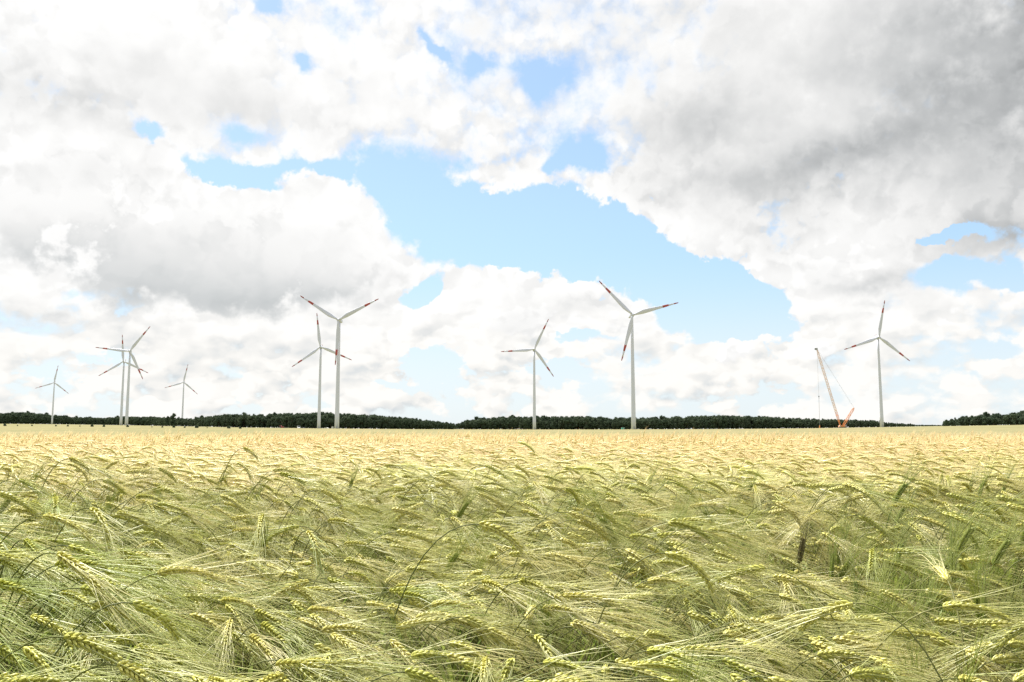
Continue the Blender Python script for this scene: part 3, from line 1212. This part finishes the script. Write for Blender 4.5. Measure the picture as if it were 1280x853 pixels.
turbine((792, 537), (789.7, 394.5), (747.5, 353), 702, 12, 'tallest and nearest white turbine standing right of centre, one blade pointing up left')
turbine((421, 536), (423.3, 400.8), (377, 372), 743, -12, 'tall white turbine left of centre with two blades raised like a Y')
turbine((398.5, 535), (401.3, 434), (396, 393), 993, -8, 'smaller white turbine just left of the tall one, one blade straight up')
turbine((668, 537), (668.2, 437), (684, 403), 1003, 4, 'middle white turbine standing alone between the two tallest ones, one blade level left')
turbine((1102.5, 534), (1099.5, 422), (1107, 380), 896, 22, 'rightmost white turbine standing beside the lattice crane')
turbine((158, 531), (161.8, 439.3), (181.5, 410.5), 1090, -5, 'nearer tower of the overlapping pair at the left, one blade level left')
turbine((151, 531), (154.6, 452), (152, 420), 1270, -14, 'farther tower of the overlapping pair at the left, one blade straight up')
turbine((65, 529), (67.5, 478.4), (70.7, 458), 2135, -8, 'small distant turbine at the far left edge above the wood')
turbine((227.5, 532), (229, 478), (233, 457), 1950, -8, 'small distant turbine rising from behind the trees right of the left pair')


# ------------------------------------------------------------------ crawler crane
def lattice(p0, p1, w, n, mats, name, split=0.0, taper=True):
    """Square lattice boom between two points; lower share in the second material."""
    p0, p1 = Vector(p0), Vector(p1)
    ax = (p1 - p0)
    L = ax.length
    t = ax.normalized()
    a = t.cross(Vector((0, 1, 0))).normalized()
    b = t.cross(a)
    M = MB()

    def node(i, c):
        u = i / n
        ww = w / 2 * (min(1, 0.25 + u * 7, 0.3 + (1 - u) * 9) if taper else 1)
        sx, sy = ((-1, -1), (1, -1), (1, 1), (-1, 1))[c]
        return p0 + t * L * u + a * ww * sx + b * ww * sy
    for i in range(n):
        m = 1 if i / n < split else 0
        for c in range(4):
            q0, q1 = node(i, c), node(i + 1, c)
            M.tube([q0, q1], 0.16, 4, m, cap=False)
            c2 = (c + 1) % 4
            M.tube([node(i, c), node(i + 1, c2)] if i % 2 else [node(i, c2), node(i + 1, c)], 0.10, 3, m, cap=False)
            if i % 3 == 0:
                M.tube([node(i, c), node(i, c2)], 0.16, 4, m, cap=False)
    return M.mesh(name, mats)


CY = 905.0
cb = at(1051.5, 534.5, CY)
cz = terrain(cb.x, CY)
crane = empty('crawler_crane', (cb.x, CY, cz))
tag(crane, 'tall orange and white lattice boom crane leaning left beside the rightmost turbine', 'crane')
org = Vector((cb.x, CY, cz))
tip = at(1021, 436.5, CY) - org
dtop = at(1067.5, 510, CY) - org
foot = Vector((-0.8, 0, 2.4))
dfoot = Vector((2.0, 0, 2.6))
obj('boom', lattice(foot, tip, 1.8, 44, [M_CREAM, M_ORANGE], 'boom', 0.16), crane)
obj('back_mast', lattice(dfoot, dtop, 1.8, 10, [M_ORANGE, M_ORANGE], 'back_mast', 0.5), crane)
b = MB(); b.box((0, 0, 0), (2.4, 1.6, 2.2)); b.tube([(-1.2, 0.5, 0.2), (-1.2, -0.5, 0.2)], 0.9, 12)
hd = obj('boom_head', b.mesh('boom_head', [M_GREY]), crane); hd.location = tip + Vector((-0.5, 0, 0))
b = MB()
for s in (-0.6, 0.6):
    b = MB(); b.tube([tip + Vector((0, s, 0.5)), dtop + Vector((0, s, 0))], 0.05, 4)
    obj('pendant_rope', b.mesh('pendant_rope', [M_ROPE]), crane)
    b = MB(); b.tube([dtop + Vector((0, s, 0)), Vector((5.4, s, 2.6))], 0.05, 4)
    obj('back_rope', b.mesh('back_rope', [M_ROPE]), crane)
hk = at(1023.6, 496, CY) - org
low = at(1024.4, 529, CY) - org
b = MB()
b.tube([Vector((hk.x, 0.0, tip.z)), hk], 0.08, 4)
obj('hoist_rope', b.mesh('hoist_rope', [M_ROPE]), crane)
b = MB(); b.box(hk, (0.9, 0.5, 1.5)); b.tube([hk + Vector((0, 0, -0.7)), hk + Vector((0, 0, -1.5)), hk + Vector((0.3, 0, -1.9)), hk + Vector((0.5, 0, -1.5))], 0.14, 6)
obj('hook_block', b.mesh('hook_block', [M_DGREY]), crane)
b = MB()
b.tube([hk + Vector((0, 0, -1.6)), Vector((low.x, 0, 1.0))], 0.16, 4)
obj('sling', b.mesh('sling', [M_ROPE]), crane)
b = MB(); b.box((low.x, 0, 1.6), (0.9, 0.9, 3.2), taper=(0.7, 0.7))
obj('load', b.mesh('load', [M_ORANGE]), crane)
b = MB(); b.prism([(-2.6, 1.3), (5.6, 1.3), (5.6, 3.0), (3.2, 3.4), (-1.4, 3.4), (-2.6, 2.4)], -1.5, 1.5)
bd = obj('superstructure', b.mesh('superstructure', [M_ORANGE]), crane)
b = MB(); b.prism([(-3.2, 1.6), (-1.4, 1.6), (-1.4, 3.6), (-2.4, 3.6), (-3.2, 2.6)], -2.9, -1.6)
cabm = obj('cab', b.mesh('cab', [M_CREAM]), crane)
b = MB(); b.box((-2.4, -2.93, 2.8), (1.2, 0.06, 0.9)); obj('window', b.mesh('window', [M_GLASS]), cabm)
for s in (-3.0, 3.0):
    b = MB(); b.prism([(-4.6, 0.5), (-4.0, 0.02), (4.0, 0.02), (4.6, 0.5), (4.0, 1.2), (-4.0, 1.2)], s - 0.6, s + 0.6)
    obj('crawler_track', b.mesh('crawler_track', [M_DGREY]), crane)
b = MB()
for k in range(4):
    b.box((4.7 + 0.0, 0, 1.7 + 0.62 * k), (1.5, 3.6, 0.58))
obj('counterweight', b.mesh('counterweight', [M_GREY]), crane)


# ------------------------------------------------------------------ vehicles and cabins by the towers
def wheel(parent, x, y, r, w):
    b = MB(); b.tube([(x, y - w / 2, r), (x, y + w / 2, r)], r, 16)
    o = obj('wheel', b.mesh('wheel', [M_RUBBER], False), parent)
    b = MB(); b.tube([(x, y - w / 2 - 0.02, r), (x, y + w / 2 + 0.02, r)], r * 0.5, 12)
    obj('rim', b.mesh('rim', [M_GREY]), o)


def put(px, py, Y):
    d = ray(px, py)
    x = d.x / d.y * Y
    return (x, Y, terrain(x, Y))


t = empty('tractor', put(352, 533.5, 700), 0)
tag(t, 'dark red tractor parked at the field edge left of the towers', 'tractor')
b = MB(); b.prism([(0.2, 0.8), (2.6, 0.8), (2.7, 1.5), (0.4, 1.9), (0.2, 1.9)], -0.5, 0.5); obj('hood', b.mesh('hood', [M_CARRED]), t)
b = MB(); b.prism([(-1.6, 0.9), (0.2, 0.9), (0.2, 1.7), (-0.1, 2.95), (-1.4, 2.95), (-1.7, 1.7)], -0.85, 0.85); c = obj('cab', b.mesh('cab', [M_CARRED]), t)
b = MB(); b.prism([(-1.45, 1.75), (0.0, 1.75), (-0.2, 2.75), (-1.3, 2.75)], -0.88, -0.86); obj('window', b.mesh('window', [M_GLASS]), c)
for y in (-0.9, 0.9):
    wheel(t, -1.2, y, 0.95, 0.5); wheel(t, 1.9, y, 0.6, 0.4)
t2 = empty('farm_trailer', put(357.6, 533.8, 700), 0)
tag(t2, 'low dark trailer standing right behind the red tractor', 'trailer')
b = MB(); b.prism([(-1.6, 0.7), (1.6, 0.7), (1.8, 1.5), (-1.8, 1.5)], -1.1, 1.1); obj('bed', b.mesh('bed', [M_CARDARK]), t2)
b = MB(); b.box((-2.2, 0, 0.75), (1.4, 0.14, 0.14)); obj('drawbar', b.mesh('drawbar', [M_DGREY]), t2)
for y in (-1.0, 1.0):
    wheel(t2, 0.4, y, 0.45, 0.3)


def van(px, py, Y, rz, mat, label, name, L=5.6, W=2.0, H=2.5):
    t = empty(name, put(px, py, Y), rz)
    tag(t, label, 'van' if 'van' in name else 'car')
    b = MB()
    if 'van' in name:
        b.prism([(-L / 2, 0.4), (L / 2, 0.4), (L / 2, 1.1), (L / 2 - 0.9, 1.4), (L / 2 - 1.5, H), (-L / 2, H)], -W / 2, W / 2)
    else:
        b.prism([(-L / 2, 0.35), (L / 2, 0.35), (L / 2, 0.85), (L / 2 - 1.1, 1.0), (L / 2 - 1.8, H), (-L / 2 + 0.7, H), (-L / 2, 1.0)], -W / 2, W / 2)
    body = obj('body', b.mesh('body', [mat]), t)
    b = MB()
    x1 = L / 2 - (1.35 if 'van' in name else 1.6)
    z0 = 1.4 if 'van' in name else 1.0
    for s in (-1, 1):
        b.prism([(x1 - 1.6, z0 + 0.02), (x1 + 0.2, z0 + 0.02), (x1 - 0.2, H - 0.15), (x1 - 1.6, H - 0.15)], s * (W / 2 + 0.01), s * (W / 2 + 0.03))
    obj('window', b.mesh('window', [M_GLASS]), body)
    b = MB(); b.prism([(L / 2 - 0.88, 1.42), (L / 2 - 0.86, 1.42), (L / 2 - 1.42, H - 0.1), (L / 2 - 1.46, H - 0.1)] if 'van' in name else
                      [(L / 2 - 1.08, 1.02), (L / 2 - 1.05, 1.02), (L / 2 - 1.72, H - 0.06), (L / 2 - 1.76, H - 0.06)], -W / 2 + 0.12, W / 2 - 0.12)
    obj('windscreen', b.mesh('windscreen', [M_GLASS]), body)
    for s in (-1, 1):
        b = MB(); b.box((L / 2 + 0.01, s * (W / 2 - 0.3), 0.8), (0.06, 0.3, 0.2)); obj('headlight', b.mesh('headlight', [M_GREY]), body)
    for x in (-L / 2 + 1.0, L / 2 - 1.0):
        for y in (-W / 2 + 0.12, W / 2 - 0.12):
            wheel(t, x, y, 0.36, 0.24)


van(373.4, 534, 700, R(-70), M_CARWHITE, 'white van facing the field between the red tractor and the towers', 'parked_van', 5.4, 2.1, 2.7)
van(377, 534.5, 698, R(170), M_CARDARK, 'low dark car standing right beside the white van', 'dark_car', 4.3, 1.8, 1.45)
van(407, 535.5, 700, R(175), M_CARWHITE, 'white car parked between the two tower bases left of centre', 'white_car', 4.6, 1.8, 1.6)


def cabin(px, py, Y, w, h, mat, label):
    t = empty('transformer_cabin', put(px, py, Y), 0.2)
    tag(t, label, 'cabin')
    b = MB(); b.box((0, 0, h / 2), (w, 2.2, h)); wl = obj('wall', b.mesh('wall', [mat]), t)
    b = MB(); b.box((0, 0, h + 0.08), (w + 0.3, 2.5, 0.16)); obj('roof', b.mesh('roof', [M_GREY]), t)
    b = MB(); b.box((w * 0.15, -1.12, h * 0.42), (w * 0.4, 0.05, h * 0.78)); obj('door', b.mesh('door', [M_GREY]), wl)


cabin(778.6, 536.5, 690, 2.2, 2.3, M_TEAL, 'teal transformer cabin left of the nearest tower base')
cabin(415.6, 535.5, 735, 1.6, 2.3, M_CARWHITE, 'small white transformer cabin touching the tall left tower base')


# ------------------------------------------------------------------ woods
def tree_parts(rs, H=20.0, W=13.0, leaves=950, conifer=False, low=False, leaf=0.85):
    tr = MB()
    th = H * (0.22 if not low else 0.12)
    tr.tube([(0, 0, 0), (0.1, 0.05, th * 0.5), (0.15, -0.1, th), (0.0, 0.1, H * 0.6)], [H * 0.022, H * 0.017, H * 0.013, H * 0.006], 7)
    for k in range(6):
        a = rs.uniform(0, 6.28); z = H * rs.uniform(0.28, 0.5)
        L = W * rs.uniform(0.25, 0.42)
        tr.tube([(0, 0, z), (math.cos(a) * L * .5, math.sin(a) * L * .5, z + L * .35), (math.cos(a) * L, math.sin(a) * L, z + L * .8)], [H * 0.009, H * 0.006, H * 0.003], 5)
    cr = MB()
    blobs_ = []
    zb = H * (0.04 if not low else 0.03)
    nb = 18
    for k in range(nb):
        u = rs.uniform(0, 1)
        z = zb + (H - zb) * (0.10 + 0.76 * u)
        prof = (0.8 + 0.44 * u if u < 0.45 else math.sqrt(1 - ((u - 0.45) / 0.62) ** 2)) if not conifer else (1.0 - 0.9 * u)
        rr = W / 2 * prof * rs.uniform(0.25, 0.7)
        a = rs.uniform(0, 6.28)
        br = W * rs.uniform(0.15, 0.24) * (0.6 + 0.5 * prof)
        blobs_.append((np.array([rr * math.cos(a), rr * math.sin(a), z]), br))
    blobs_.append((np.array([0, 0, H - W * 0.17]), W * 0.17))
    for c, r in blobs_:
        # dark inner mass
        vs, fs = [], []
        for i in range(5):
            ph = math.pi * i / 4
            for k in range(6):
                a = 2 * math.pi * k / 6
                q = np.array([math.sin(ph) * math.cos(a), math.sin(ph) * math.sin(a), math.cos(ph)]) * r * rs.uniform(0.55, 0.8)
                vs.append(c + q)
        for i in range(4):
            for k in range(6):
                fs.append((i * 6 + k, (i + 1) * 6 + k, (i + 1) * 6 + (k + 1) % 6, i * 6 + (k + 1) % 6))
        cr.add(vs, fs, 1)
    tot = sum(r * r for c, r in blobs_)
    for c, r in blobs_:
        for k in range(int(leaves * r * r / tot)):
            d = rs.normal(0, 1, 3)
            d /= np.linalg.norm(d)
            if d[2] < -0.6:
                continue
            p = c + d * r * rs.uniform(0.72, 1.12)
            s = leaf * rs.uniform(0.5, 1.1)
            n = d + rs.normal(0, 0.6, 3)
            n /= np.linalg.norm(n)
            a = np.cross(n, rs.normal(0, 1, 3)); a /= np.linalg.norm(a)
            e = np.cross(n, a)
            cr.add([p - a * s * .5, p - e * s * .35, p + a * s * .5, p + e * s * .35 + n * s * .2], [(0, 1, 2, 3)], 0)
    return tr, cr


rt = np.random.default_rng(21)
wood_src = []
tree_lib = []
for i in range(8):
    tr, cr = tree_parts(rt, 20.0, rt.uniform(12, 17), 900, conifer=i == 6)
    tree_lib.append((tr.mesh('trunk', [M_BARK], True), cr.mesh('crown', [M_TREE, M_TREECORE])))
    J = MB()
    J.add(np.concatenate(tr.v), tr.f, 2)
    v = np.concatenate(cr.v)
    k = 0
    J.v.append(v)
    for f, m in zip(cr.f, cr.m):
        J.f.append([q + J.n for q in f]); J.m.append(m)
    J.n += len(v)
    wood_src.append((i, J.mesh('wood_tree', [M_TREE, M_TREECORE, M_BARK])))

# skyline of the woods in the photograph: column, top row, distance
SKY = [(-600, 512, 2250), (-200, 514, 2250), (0, 516, 2250), (30, 515, 2250), (55, 517, 2250), (90, 521, 2240), (130, 522, 2200), (150, 520, 2150), (190, 521, 2000), (203, 521, 1750),
       (235, 522.5, 1500), (260, 520, 1300), (280, 517.5, 1220), (330, 517, 1180), (360, 516, 1150), (400, 514.5, 1120), (440, 516, 1120),
       (470, 518, 1140), (500, 520.5, 1160), (530, 524, 1180), (560, 527.5, 1200), (571, 530, 1260), (580, 525.5, 1300), (600, 521.5, 1300),
       (640, 519.5, 1300), (680, 520.5, 1300), (720, 519, 1300), (760, 521, 1300), (800, 521.5, 1300), (850, 520, 1300), (900, 518.5, 1300),
       (950, 519.5, 1320), (1000, 522, 1340), (1050, 524, 1360), (1090, 525, 1380), (1110, 528, 1420), (1138, 529.5, 1600), (1145, 531, 2200), (1181, 531.3, 2200),
       (1182, 526, 900), (1200, 520.5, 900), (1230, 517, 880), (1280, 514.5, 860), (1500, 511, 800), (1900, 512, 800)]
SX = np.array([s[0] for s in SKY], float); SYt = np.array([s[1] for s in SKY], float); SD = np.array([s[2] for s in SKY], float)
wx, wr, ws, wi = [], [], [], []
px = -480.0
while px < 1780:
    D = float(np.interp(px, SX, SD))
    top = float(np.interp(px, SX, SYt))
    for row in range(6):
        Y = D + row * 9 + rt.uniform(-3, 3)
        pj = px + rt.uniform(-2, 2)
        x = (pj - 640) / FPX * Y * math.cos(PITCH)
        x = ray(pj, HOR).x / ray(pj, HOR).y * Y
        z = terrain(x, Y)
        h = at(pj, top, Y).z - z
        h *= {0: rt.uniform(0.55, 0.9), 1: rt.uniform(0.65, 0.95)}.get(row, rt.uniform(0.76, 1.03))
        if rt.random() < 0.07:
            h *= rt.uniform(1.05, 1.16)
        if h < 1.5:
            continue
        wx.append((x, Y, z)); wr.append((0, 0, rt.uniform(0, 6.28)))
        sxy = max(h / 20 * rt.uniform(0.85, 1.15), 0.35)
        ws.append((sxy, sxy, h / 20)); wi.append(int(rt.integers(0, 8)))
    px += 4.0 * FPX / D * rt.uniform(0.8, 1.25)
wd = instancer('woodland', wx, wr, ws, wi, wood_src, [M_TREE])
tag(wd, 'dark green band of woodland along the horizon', 'woodland', kind='stuff')


def tree_thing(px, top, Y, wide, lib, name, label, group=None):
    p = put(px, HOR, Y)
    h = at(px, top, Y).z - p[2]
    t = empty(name, p, rt.uniform(0, 6))
    t.scale = (wide, wide, h / 20)
    tag(t, label, 'tree', group)
    tr, cr = tree_lib[lib]
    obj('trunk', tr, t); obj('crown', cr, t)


tree_thing(216, 516, 1480, 0.95, 0, 'broadleaf_tree', 'tallest round topped tree just left of the half hidden distant turbine', 'trees standing out from the woods')
tree_thing(209, 519.5, 1470, 0.7, 1, 'broadleaf_tree', 'smaller tree leaning against the left side of the tall round tree', 'trees standing out from the woods')
tree_thing(1184, 524.2, 880, 0.42, 3, 'broadleaf_tree', 'thin first tree at the left end of the right hand wood', 'trees standing out from the woods')
tree_thing(1190, 525.0, 882, 0.40, 4, 'broadleaf_tree', 'low second tree at the left end of the right hand wood', 'trees standing out from the woods')
tree_thing(584, 524, 1290, 0.8, 5, 'broadleaf_tree', 'rounded tree at the gap where the two central woods meet', 'trees standing out from the woods')

# low shrubs along the far field edge
tr, cr = tree_parts(np.random.default_rng(3), 3.0, 3.4, 260, low=True, leaf=0.4)
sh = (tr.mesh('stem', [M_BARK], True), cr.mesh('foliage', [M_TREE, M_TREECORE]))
SHR = [(6, 530.3, 1.3), (22, 530.4, .6), (40, 530.6, .8), (70, 530.8, .7), (85, 531, .9), (100, 531.2, .6), (115, 531.3, 1.2), (130, 531.5, 1.2), (159.5, 533.2, 1.1),
       (190, 532, .6), (203, 532.4, .8), (217, 532.8, 1.2), (231, 533, .9), (246, 533.3, 1.5), (259, 533.6, .6), (286, 534, 1.3), (300, 534.4, 1.2)]
SNAMES = ['first', 'second', 'third', 'fourth', 'fifth', 'sixth', 'seventh', 'eighth', 'ninth', 'tenth', 'eleventh', 'twelfth', 'thirteenth',
          'fourteenth', 'fifteenth', 'sixteenth', 'last']
for k, (px, py, s) in enumerate(SHR):
    p = put(px, py, 235)
    t = empty('field_shrub', p, k * 1.3)
    t.scale = (s * 0.24, s * 0.24, (0.85 + 0.62 * s) / 3.0)
    size = 'tiny' if s < 0.85 else 'small round'
    where = ('at the far left edge' if px < 50 else 'near the leftmost turbine' if px < 105 else 'left of the turbine pair' if px < 140 else
             'at the foot of the turbine pair' if px < 170 else 'right of the turbine pair' if px < 208 else 'below the tall round tree' if px < 236 else 'before the central left wood')
    tag(t, f'{size} dark shrub {where}, {SNAMES[k]} from left in row', 'shrub', 'shrubs along the far field edge')
    obj('stem', sh[0], t); obj('foliage', sh[1], t)
